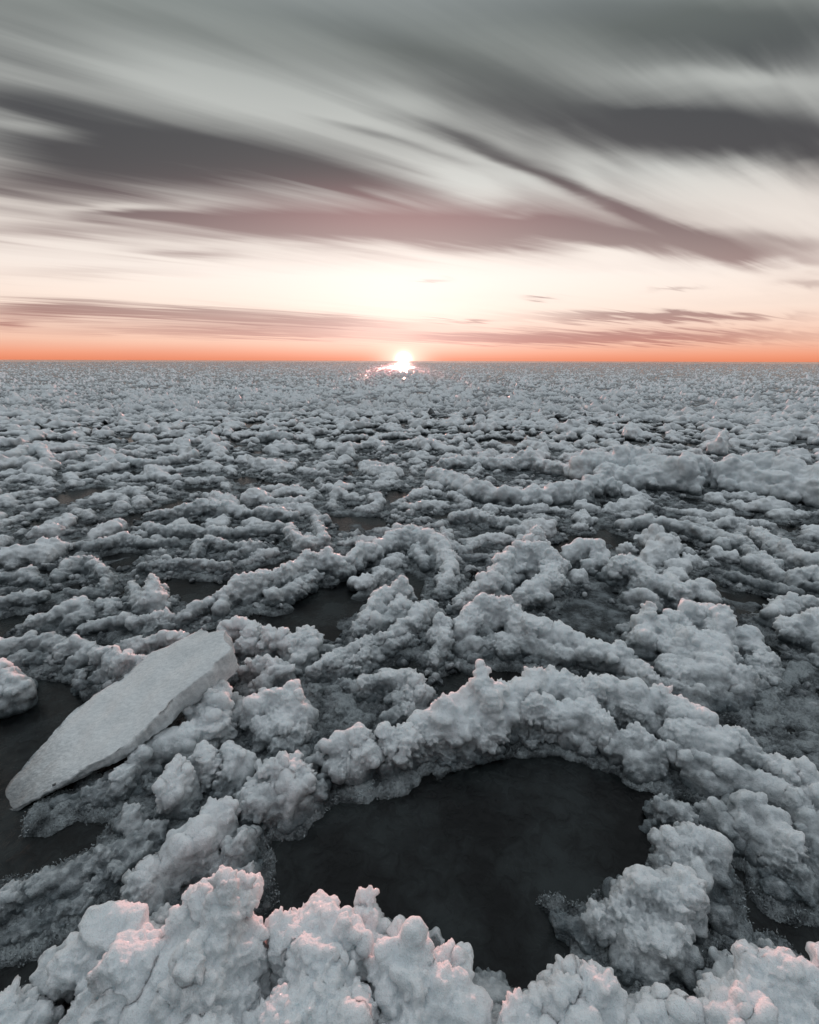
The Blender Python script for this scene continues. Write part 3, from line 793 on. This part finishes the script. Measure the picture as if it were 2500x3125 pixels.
# the tilted slab of ice
def make_slab():
    out = [(612,1914,.36),(640,1936,.36),(688,1924,.36),(680,1946,.35),(704,1972,.34),(690,1992,.33),(640,2040,.29),(580,2090,.26),(530,2125,.24),(500,2162,.22),(440,2215,.19),(391,2264,.17),(340,2300,.145),(290,2322,.12),(203,2372,.08),
           (109,2430,.03),(40,2464,.005),(5,2474,0),(-25,2478,0),(35,2385,.01),(94,2314,.03),(181,2213,.08),(235,2160,.105),(290,2119,.13),(362,2075,.17),(420,2030,.21),(464,1988,.25),(510,1972,.28),(551,1952,.31),(590,1930,.34)]
    P3 = np.array([ground(x, y, z) for x, y, z in out])
    A = np.c_[P3[:, :2], np.ones(len(P3))]
    co, *_ = np.linalg.lstsq(A, P3[:, 2], rcond=None)
    o = np.array([0, 0, CAM_H])
    Q = []
    for (x, y, z) in out:
        v = ray(x, y)
        t = (co[0] * o[0] + co[1] * o[1] + co[2] - o[2]) / (v[2] - co[0] * v[0] - co[1] * v[1])
        Q.append(o + v * t)
    Q = np.array(Q)
    n = np.array([-co[0], -co[1], 1.0]); n /= np.linalg.norm(n)
    c = Q.mean(0)
    ax = Q[0] - Q[16]; ax -= n * (ax @ n); Llen = np.linalg.norm(ax); ax /= Llen
    ay = np.cross(n, ax)
    q2 = np.c_[(Q - c) @ ax, (Q - c) @ ay]
    # dense outline with a ragged edge
    rg = np.random.default_rng(5)
    pts = []
    for i in range(len(q2)):
        a, b = q2[i], q2[(i + 1) % len(q2)]
        k = max(1, int(np.linalg.norm(b - a) / 0.006))
        for j in range(k): pts.append(a + (b - a) * j / k)
    pts = np.array(pts)
    nn = gnoise(np.c_[pts * 28, np.zeros(len(pts))]) * 0.005 + gnoise(np.c_[pts * 90, np.ones(len(pts))]) * 0.004
    ctr = pts.mean(0)
    # radial shells toward the medial line
    K = 26
    spine = np.c_[pts[:, 0] * 0.90 + ctr[0] * 0.1, np.full(len(pts), 0.0)]
    # centre of the slab across at each x
    xs = np.linspace(pts[:, 0].min(), pts[:, 0].max(), 60)
    mid = []
    for x in xs:
        w = np.exp(-((pts[:, 0] - x) / 0.05) ** 2)
        up = pts[:, 1] > np.interp(x, [xs[0], xs[-1]], [q2[16, 1], q2[0, 1]])
        a = (w * up * pts[:, 1]).sum() / max((w * up).sum(), 1e-6); b = (w * ~up * pts[:, 1]).sum() / max((w * ~up).sum(), 1e-6)
        mid.append((a + b) / 2)
    spine[:, 1] = np.interp(spine[:, 0], xs, mid)
    d = pts - spine; dl = np.linalg.norm(d, axis=1, keepdims=True); d = d / np.maximum(dl, 1e-6)
    pts = pts + d * nn[:, None]
    N_ = len(pts)
    rows = []
    for s in np.linspace(0, 1, K):        # 0 spine, 1 edge
        p = spine + (pts - spine) * s
        h = -0.004 * s ** 8 + gnoise(np.c_[p * 9, np.full(N_, 3.)]) * 0.008 + gnoise(np.c_[p * np.array([40, 40]), np.full(N_, 7.)]) * 0.0012
        rows.append(c + p[:, :1] * ax + p[:, 1:] * ay + h[:, None] * n)
    thick0 = np.interp(pts[:, 0], [pts[:, 0].min(), pts[:, 0].max()], [0.012, 0.14])
    for j, s in enumerate((0.04, 0.2, 0.35, 0.5, 0.65, 0.8, 0.92, 1.0)):
        inset = 0.010 * math.sin(s * 3) - 0.01 * s
        p = pts + d * inset
        jit = gnoise(np.c_[pts * 13, np.full(N_, 11. + 1.7 * j)]) * 0.013 + gnoise(np.c_[pts * 45, np.full(N_, 21. + 2.3 * j)]) * 0.005
        p = p + d * jit[:, None]
        rows.append(c + p[:, :1] * ax + p[:, 1:] * ay - (thick0 * s)[:, None] * n * np.array([0.6, 0.6, 1.0]))
    p = spine
    rows.append(c + p[:, :1] * ax + p[:, 1:] * ay - thick0[:, None] * n)
    V = np.concatenate(rows)
    F = []
    i = np.arange(N_); i2 = (i + 1) % N_
    for r in range(len(rows) - 1):
        F.append(np.stack([r * N_ + i, (r + 1) * N_ + i, (r + 1) * N_ + i2, r * N_ + i2], 1))
    F = np.concatenate(F)
    org = np.array([c[0], c[1], 0.0])
    me = new_mesh('ice_slab', V - org, F)
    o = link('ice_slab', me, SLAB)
    o.location = org
    tag(o, 'long flat slab of ice tilted up out of the slush at the left', 'ice slab')
make_slab()

# ------------------------------------------------------------------ field of pans (4.3 m to 15.5 m)
FEATURES = []
def feature(label, name, cat, chains, **kw):
    for ch in chains:
        for p in ch: FEATURES.append((p[0], p[1], p[3] + 0.06))
    piece(name, label, cat, chains, **kw)
feature('long snow block, highest in the field on the right, pink along its top', 'snow_block', 'snow block', [
    P((1775,1385,.36,.14),(1830,1366,.42,.15),(1900,1362,.44,.15),(1930,1350,.46,.10),(2000,1378,.42,.15),(2080,1396,.40,.14),(2130,1385,.38,.13),(2190,1400,.33,.13)),
    P((1850,1405,.32,.16),(1980,1415,.30,.16),(2110,1430,.26,.15))], kids=(4,2))
feature('snow block beside the long one, running out at the right edge', 'snow_block', 'snow block', [
    P((2222,1400,.38,.12),(2270,1372,.45,.14),(2330,1378,.45,.15),(2420,1396,.44,.15),(2500,1412,.42,.15),(2600,1440,.40,.16)),
    P((2290,1420,.33,.16),(2400,1440,.31,.16),(2520,1460,.30,.16))], kids=(4,2))
feature('upright snow horn beyond the long block on the right', 'snow_lump', 'snow lump', [P((2215,1305,.40,.05),(2205,1330,.33,.08),(2180,1340,.26,.09))])
feature('oval ice pan with a high snow rim in front of the long block', 'snow_ridge', 'snow ridge', [
    P((1325,1425,.22,.09),(1370,1430,.24,.10),(1450,1460,.23,.10),(1540,1478,.22,.10),(1650,1482,.22,.10),(1720,1470,.24,.10),(1790,1450,.28,.09),(1850,1425,.32,.08),(1872,1455,.24,.08)),
    P((1345,1395,.18,.07),(1440,1388,.18,.08),(1540,1395,.20,.07),(1610,1365,.32,.08),(1650,1390,.24,.08),(1740,1415,.18,.08),(1800,1425,.15,.07))])
feature('long thin oval snow ring in the middle of the field, left of centre', 'snow_ridge', 'snow ridge', [
    P((440,1590,.11,.05),(480,1595,.12,.06),(560,1600,.12,.06),(650,1605,.12,.06),(760,1600,.12,.06),(860,1585,.12,.06)),
    P((450,1560,.10,.05),(520,1545,.12,.06),(600,1520,.17,.06),(690,1525,.17,.07),(760,1550,.12,.06),(850,1545,.14,.06),(905,1560,.12,.06))])
feature('snow ridge curving beside the long oval snow ring', 'snow_ridge', 'snow ridge', [
    P((880,1590,.13,.06),(900,1620,.14,.06),(930,1640,.13,.06),(990,1630,.13,.05),(960,1570,.12,.05),(990,1565,.13,.05))])
feature('long straight snow ridge in front of the oval pan on the right', 'snow_ridge', 'snow ridge', [
    P((1900,1585,.11,.06),(1960,1570,.14,.07),(2040,1575,.14,.07),(2130,1595,.13,.07),(2200,1615,.13,.06),(2290,1640,.12,.06))])
feature('snow heap at the left edge two thirds up the ice field', 'snow_block', 'snow block', [
    P((-30,1380,.18,.1),(40,1370,.20,.1),(70,1350,.24,.08),(120,1350,.20,.09),(150,1390,.14,.08))])
feature('rounded snow heap left of centre before the horizon', 'snow_block', 'snow block', [
    P((790,1320,.18,.06),(850,1310,.22,.09),(880,1320,.18,.08))])
feature('long double hump of snow in the left of the field', 'snow_ridge', 'snow ridge', [
    P((210,1420,.13,.07),(300,1400,.15,.08),(370,1385,.18,.09),(450,1400,.14,.08),(520,1385,.17,.08),(600,1370,.18,.07))])
FEAT = np.array(FEATURES)
_f = np.concatenate(FOOT)
_k = np.round(_f[:, :2] / 0.04).astype(int)
_, _u = np.unique(_k[:, 0] * 100003 + _k[:, 1], return_index=True)
_f = _f[_u]; _f[:, 2] *= 0.8
FEAT = np.concatenate([FEAT, _f[_f[:, 1] > 2.5]])

rs = np.random.default_rng(77)
SP = 0.90
seeds = []
row = 0
yv = 2.9
while yv < 17.5:
    xm = 0.98 * yv + 1.6
    xv = -xm + (row % 2) * SP / 2
    while xv < xm:
        seeds.append((xv + rs.uniform(-.38, .38) * SP, yv + rs.uniform(-.36, .36) * SP))
        xv += SP
    yv += SP * 0.8; row += 1
seeds = np.array(seeds)

def cell(i, pts, R=1.3):
    c = pts[i]
    poly = [c + R * np.array([math.cos(a), math.sin(a)]) for a in np.linspace(0, 2 * math.pi, 16, endpoint=False)]
    d = np.linalg.norm(pts - c, axis=1)
    for j in np.argsort(d)[1:14]:
        if d[j] > 2 * R: break
        m = (c + pts[j]) / 2; nrm = (pts[j] - c) / d[j]
        new = []
        for a, b in zip(poly, poly[1:] + poly[:1]):
            da, db = (a - m) @ nrm, (b - m) @ nrm
            if da <= 0: new.append(a)
            if da * db < 0: new.append(a + (b - a) * da / (da - db))
        poly = new
        if len(poly) < 3: return None
    return np.array(poly)

def rounded(poly, n=40, shrink=0.05, rg=None):
    # Chaikin then resample
    c = poly.mean(0)
    p = poly
    for _ in range(3):
        q = np.roll(p, -1, 0)
        p = np.stack([p * .75 + q * .25, p * .25 + q * .75], 1).reshape(-1, 2)
    d = p - c; l = np.linalg.norm(d, axis=1, keepdims=True)
    p = c + d * (1 - shrink / np.maximum(l, .1))
    s = np.r_[0, np.cumsum(np.linalg.norm(np.roll(p, -1, 0) - p, axis=1))]
    pp = np.r_[p, p[:1]]
    t = np.linspace(0, s[-1], n, endpoint=False)
    return np.c_[np.interp(t, s, pp[:, 0]), np.interp(t, s, pp[:, 1])], c

def pan(i):
    c0 = seeds[i]
    poly = cell(i, seeds)
    if poly is None: return
    y = c0[1]
    if y > 14.2: return
    if abs(c0[0]) > 0.88 * y + 0.7: return
    rg = np.random.default_rng(1000 + i)
    outl, c = rounded(poly, 36, rg.uniform(.07, .15))
    # stay out of the hand-placed zone and the big features
    if y < 3.1: return
    def free(x, yy, r):
        return np.all((FEAT[:, 0] - x) ** 2 + (FEAT[:, 1] - yy) ** 2 > (FEAT[:, 2] + r * 0.7) ** 2) and yy > 3.0
    dist = math.hypot(y, c0[0])
    wob = gnoise(np.c_[outl * 1.7, np.full(len(outl), 5.0)])
    hn = gnoise(np.c_[outl * 2.3, np.full(len(outl), 9.0)])
    hb = rg.uniform(.045, .10) * (1.0 + 0.25 * (dist > 8))
    C, R = [], []
    cur = []
    chains = []
    for k in range(len(outl) + 1):
        q = outl[k % len(outl)]
        h = hb * (1 + 1.5 * hn[k % len(outl)]) + rg.uniform(-.012, .02)
        r = rg.uniform(.04, .065) * (0.8 + 0.6 * h / .1)
        w = wob[k % len(outl)]
        if w < -0.18 or not free(q[0], q[1], r):
            if cur: chains.append(cur); cur = []
            continue
        cur.append((q[0], q[1], max(h, .03), r))
    if cur: chains.append(cur)
    # heaps inside
    for _ in range(rg.integers(0, 3)):
        a = rg.uniform(0, 6.28); q = c + np.array([math.cos(a), math.sin(a)]) * rg.uniform(0, .26)
        if free(q[0], q[1], .1):
            L = rg.uniform(.08, .26); th = rg.normal() * .5
            h = rg.uniform(.04, .12); r = rg.uniform(.035, .06)
            chains.append([(q[0] - L * math.cos(th) / 2, q[1] - L * math.sin(th) / 2, h * .8, r), (q[0], q[1], h, r), (q[0] + L * math.cos(th) / 2, q[1] + L * math.sin(th) / 2, h * .7, r)])
    if not chains: return
    kids = (4, 2) if dist < 8 else (4,)
    for ch in chains:
        cc, rr = chain_blobs(ch, rg, kids, side=.15)
        C.append(cc); R.append(rr)
    C = np.concatenate(C); R = np.concatenate(R)
    low = C[:, 2] - R < 0.04
    FOOT.append(np.stack([C[low, 0], C[low, 1], R[low]], 1))
    vox = max(0.011, 0.0024 * dist)
    root = bpy.data.objects.new('ice_pan', None); COL.objects.link(root)
    org = np.array([c[0], c[1], 0.0]); root.location = org
    for q, me in enumerate(snow_mesh('snow_rim', C, R, rg, vox, facet=.66, split=True)):
        me.transform(Matrix.Translation(-Vector(org)))
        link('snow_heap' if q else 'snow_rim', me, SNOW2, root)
    # plate of frozen slush inside the rim
    n = len(outl); K = 9
    rows = []
    lev = rg.uniform(-0.014, 0.016)
    for s in np.linspace(1, 0.0, K):
        p = c + (outl - c) * (0.98 * s + 0.001)
        z = lev + gnoise(np.c_[p * 7, np.full(n, 2.)]) * 0.016 - 0.03 * s ** 8
        rows.append(np.c_[p - c, z])
    V = np.concatenate(rows); ii = np.arange(n); i2 = (ii + 1) % n
    F = np.concatenate([np.stack([r * n + ii, r * n + i2, (r + 1) * n + i2, (r + 1) * n + ii], 1) for r in range(K - 1)])
    link('ice_plate', new_mesh('ice_plate', V, F), PLATE, root)
    side = 'left of' if c0[0] < sd[0] / sd[1] * y - 0.7 else ('below' if c0[0] < sd[0] / sd[1] * y + 0.7 else 'right of')
    zone = 'in the middle of the ice field' if dist < 8 else 'packed in the farther ice field'
    tag(root, 'snow-rimmed pancake of ice %s, %s the sun' % (zone, side), 'ice pan', 'ice pans %s, %s the sun' % (zone, side))
for i in range(len(seeds)): pan(i)

# ------------------------------------------------------------------ far drift ice to the horizon (uncountable)
def far_field():
    az = np.linspace(-math.radians(52), math.radians(52), 1700)
    dd = [14.0]
    while dd[-1] < 560: dd.append(dd[-1] + max(0.035, dd[-1] * dd[-1] * 0.00018, dd[-1] * 0.0028))
    dd = np.array(dd)
    A, Dd = np.meshgrid(az, dd)
    X = Dd * np.sin(A); Y = Dd * np.cos(A)
    p = np.c_[X.ravel(), Y.ravel()]
    # cells
    g = 0.95
    q = p / g; I = np.floor(q).astype(np.int64)
    f1 = np.full(len(p), 9., np.float32); f2 = f1.copy(); hv = np.zeros(len(p), np.float32)
    for i in (-1, 0, 1):
        for j in (-1, 0, 1):
            c = I + (i, j)
            h = (c[:, 0] * 73856093) ^ (c[:, 1] * 19349663)
            h = (h * 1103515245 + 12345) & 0x7fffffff
            r1 = ((h >> 3) & 1023) / 1023.; r2 = ((h >> 13) & 1023) / 1023.; r3 = ((h >> 20) & 1023) / 1023.
            d = np.hypot(c[:, 0] + .12 + .76 * r1 - q[:, 0], c[:, 1] + .12 + .76 * r2 - q[:, 1]).astype(np.float32)
            n1 = d < f1
            f2 = np.where(n1, f1, np.minimum(f2, d)); hv = np.where(n1, r3, hv); f1 = np.where(n1, d, f1)
    e = (f2 - f1) * g
    rim = np.exp(-((e - .16) / .10) ** 2)
    crack = np.clip(e / .05, 0, 1)
    P3 = np.c_[p, np.zeros(len(p))].astype(np.float32)
    b1 = np.abs(gnoise(P3 / .45)); b2 = np.abs(gnoise(P3 / .17 + 7)); b3 = np.abs(gnoise(P3 / .08 + 3)); lo = gnoise(P3 / 2.7 + 5)
    fd = np.clip((30 - Dd.ravel()) / 20, 0, 1)
    h = rim * (.06 + .12 * hv) * (0.55 + 1.2 * b1) + b1 * .08 + b2 * .055 + b3 * .03 * fd + lo * .045 - 0.045
    h = h * crack
    sp = gnoise(P3 / .6 + 19); h += np.clip(sp - .40, 0, 1) * .35
    edge = np.clip((470 + 40 * gnoise(np.c_[A.ravel() * 6, A.ravel() * 0, A.ravel() * 0]) - Dd.ravel()) / 60, -1, 1)
    h = np.where(edge < 0, -.1, h) 
    V = np.c_[p, h]
    nr, nc = A.shape
    ii = (np.arange(nr - 1)[:, None] * nc + np.arange(nc - 1)[None]).ravel()
    F = np.stack([ii, ii + 1, ii + nc + 1, ii + nc], 1)
    F = F[V[F, 2].max(axis=1) > -.02]
    used = np.zeros(len(V), bool); used[F.ravel()] = True; idx = np.cumsum(used) - 1
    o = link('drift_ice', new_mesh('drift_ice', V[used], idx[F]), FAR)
    tag(o, 'distant drift ice packed to the horizon', kind='stuff')
far_field()

# ------------------------------------------------------------------ slush lying between and around the near pieces
FT = np.concatenate(FOOT)
OPEN = [[(600,1860),(640,1830),(700,1750),(860,1690),(940,1630),(1050,1598),(1180,1592),(1300,1640),(1385,1700),(1395,1790),(1330,1850),(1200,1890),(1130,1880),(1120,1900),(1200,1960),(1200,2010),(1170,2090),(1000,2090),(850,1990),(700,1930),(620,1900)],
        [(0,1440),(60,1430),(150,1440),(190,1500),(120,1560),(60,1630),(0,1680)], [(590,1270),(640,1230),(700,1240),(760,1190),(800,1170),(790,1220),(740,1260),(700,1320),(640,1290)]]
def slush_sheet():
    # coordinates stretched with distance: rows follow y
    ys = [0.25]
    while ys[-1] < 9.0: ys.append(ys[-1] + max(0.0065, 0.0035 * ys[-1]))
    ys = np.array(ys); us = np.linspace(-1.0, 1.0, 900)
    U_, Y_ = np.meshgrid(us, ys)
    X_ = U_ * (0.98 * Y_ + 0.75)
    k = np.zeros(X_.shape, np.float32)
    m = (FT[:, 1] < 9.2)
    ft = FT[m]
    # thin the list
    key = np.round(ft[:, :2] / 0.03).astype(int)
    _, ui = np.unique(key[:, 0] * 100003 + key[:, 1], return_index=True)
    for x, y, r in ft[ui]:
        R = r + 0.05 + 0.014 * y
        j0, j1 = np.searchsorted(ys, (y - R, y + R))
        if j1 <= j0: continue
        w = 0.98 * y + 0.75
        i0, i1 = np.searchsorted(us, ((x - R) / (0.98 * ys[j0] + .75) if x - R < 0 else (x - R) / (0.98 * ys[min(j1, len(ys) - 1)] + .75), (x + R) / (0.98 * ys[j0] + .75) if x + R > 0 else (x + R) / (0.98 * ys[min(j1, len(ys) - 1)] + .75)))
        if i1 <= i0: continue
        d = np.hypot(X_[j0:j1, i0:i1] - x, Y_[j0:j1, i0:i1] - y)
        k[j0:j1, i0:i1] = np.maximum(k[j0:j1, i0:i1], np.clip(1 - (d - r * .7) / (R - r * .7), 0, 1))
    P3 = np.c_[X_.ravel(), Y_.ravel(), np.zeros(X_.size)].astype(np.float32)
    kk = k.ravel()
    n = gnoise(P3 / .22) * .5 + gnoise(P3 / .09 + 3) * .35
    fine = np.abs(gnoise(P3 / .03 + 5)) * .016 + np.abs(gnoise(P3 / .013 + 9)) * .008
    base = kk * .75 + n * .55 - 0.30
    for ring in OPEN:
        q = np.array([ground(x * 2500 / 1725, y * 2500 / 1725, 0.0)[:2] for x, y in ring])
        x, y = P3[:, 0], P3[:, 1]
        sel = np.where((x > q[:, 0].min()) & (x < q[:, 0].max()) & (y > q[:, 1].min()) & (y < q[:, 1].max()))[0]
        ins = np.zeros(len(sel), bool); xs_, ys_ = x[sel] + gnoise(P3[sel] / .05) * .012, y[sel] + gnoise(P3[sel] / .05 + 3) * .012
        for a, b in zip(q, np.roll(q, -1, 0)):
            ins ^= ((a[1] > ys_) != (b[1] > ys_)) & (xs_ < (b[0] - a[0]) * (ys_ - a[1]) / (b[1] - a[1] + 1e-12) + a[0])
        base[sel[ins]] = -.4; kk[sel[ins]] = 0
    lace = np.maximum(0, 1 - 5.5 * np.abs(gnoise(P3 / .036 + 21))) * .012 + np.maximum(0, 1 - 5 * np.abs(gnoise(P3 / .019 + 2))) * .006
    lw = np.clip((base + .06) / .08, 0, 1) * np.clip((.35 - base) / .2, 0.25, 1)
    z = np.clip(base, -0.5, 1) * 0.035 + np.where(base > 0, fine, 0) + lace * lw
    V = P3.copy(); V[:, 2] = z
    nr, nc = X_.shape
    ii = (np.arange(nr - 1)[:, None] * nc + np.arange(nc - 1)[None]).ravel()
    F = np.stack([ii, ii + 1, ii + nc + 1, ii + nc], 1)
    F = F[(V[F, 2].max(axis=1) > -.001)]
    used = np.zeros(len(V), bool); used[F.ravel()] = True; idx = np.cumsum(used) - 1
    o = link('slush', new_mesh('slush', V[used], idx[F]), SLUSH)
    tag(o, 'grey crystalline slush between the ice pieces', kind='stuff')
    return P3, base, z, kk
P3s, bases, zs, kks = slush_sheet()

# glassy crystals on the wet margins
def crystals():
    rg = np.random.default_rng(3)
    w = ((kks > .03) & (kks < .75) & (bases < .30) & (bases > -.04) & (P3s[:, 1] < 2.6)).astype(float)
    w *= 1 / (0.3 + P3s[:, 1]) ** 0.3
    idx = rg.choice(len(P3s), 16000, p=w / w.sum())
    c = P3s[idx] + rg.normal(size=(len(idx), 3)) * [.004, .004, 0]
    c[:, 2] = np.maximum(zs[idx], 0) + rg.uniform(0, .006, len(idx))
    n = len(c)
    base = np.array([[-1, 0, 0], [0, -.28, 0.05], [1, 0, 0], [0, .28, 0.0], [0, 0, .22], [0, 0, -.22]], float)
    f = np.array([[0, 1, 4], [1, 2, 4], [2, 3, 4], [3, 0, 4], [1, 0, 5], [2, 1, 5], [3, 2, 5], [0, 3, 5]])
    s = rg.uniform(.0022, .0065, n)[:, None, None] * rg.uniform(.6, 1.4, (n, 1, 3))
    V = np.einsum('nij,nvj->nvi', rand_rot(rg, n), base[None] * s) + c[:, None]
    F = (f[None] + (np.arange(n) * 6)[:, None, None]).reshape(-1, 3)
    o = link('ice_crystals', new_mesh('ice_crystals', V.reshape(-1, 3), F, False), CRYSTAL)
    tag(o, 'small glassy ice crystals fringing the slush', kind='stuff')
crystals()

# small broken bits strewn over the slush
def brash():
    rg = np.random.default_rng(8)
    m = (kks > .12) & (P3s[:, 1] < 8.5) & (P3s[:, 1] > 1.75)
    w = m * (0.25 + P3s[:, 1]) ** 0.4 * np.clip(gnoise(P3s / .35 + 4) + .35, 0.02, 1)
    idx = rg.choice(len(P3s), 5500, p=w / w.sum())
    c = P3s[idx].astype(float)
    r = rg.uniform(.010, .026, len(c)) * (0.8 + 0.12 * c[:, 1]) * rg.uniform(.6, 1.3, len(c))
    c[:, 2] = r * rg.uniform(-.1, .5, len(c)) + .004
    c2 = c + rg.normal(size=c.shape) * r[:, None] * [.8, .8, .4]
    V, F = blob_mesh(np.concatenate([c, c2]), np.concatenate([r, r * .6]), rg, 2, .62)
    n = V / np.maximum(np.linalg.norm(V, axis=1, keepdims=True), 1e-6)
    V = V + np.stack([gnoise(V / .012), gnoise(V / .012 + 5), gnoise(V / .012 + 9)], 1) * .0035
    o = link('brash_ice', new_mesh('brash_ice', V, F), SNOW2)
    tag(o, 'small broken bits of ice strewn over the slush', kind='stuff')
brash()
sheet = [(1500,1890),(1560,1850),(1650,1830),(1760,1790),(1850,1780),(1950,1810),(1990,1860),(1985,1930),(1960,1990),(1900,1985),(1800,1940),(1700,1915),(1600,1900)]
def ice_sheet(label, ring):
    q = np.array([ground(x, y, 0.0) for x, y in ring])[:, :2]
    outl, c = rounded(q, 90, 0.0)
    n = len(outl); K = 40; rows = []
    for s_ in np.linspace(1, 0, K):
        pnt = c + (outl - c) * s_
        z = .006 + gnoise(np.c_[pnt * 6, np.full(n, 2.)]) * .012 + np.abs(gnoise(np.c_[pnt * 34, np.full(n, 6.)])) * .007 - .03 * s_ ** 10
        rows.append(np.c_[pnt - c, z])
    V = np.concatenate(rows); ii = np.arange(n); i2 = (ii + 1) % n
    F = np.concatenate([np.stack([r * n + ii, r * n + i2, (r + 1) * n + i2, (r + 1) * n + ii], 1) for r in range(K - 1)])
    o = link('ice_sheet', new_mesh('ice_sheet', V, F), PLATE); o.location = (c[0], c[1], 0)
    tag(o, label, 'ice sheet')
ice_sheet('dark wet ice sheet filling the ringed pan right of centre', sheet)
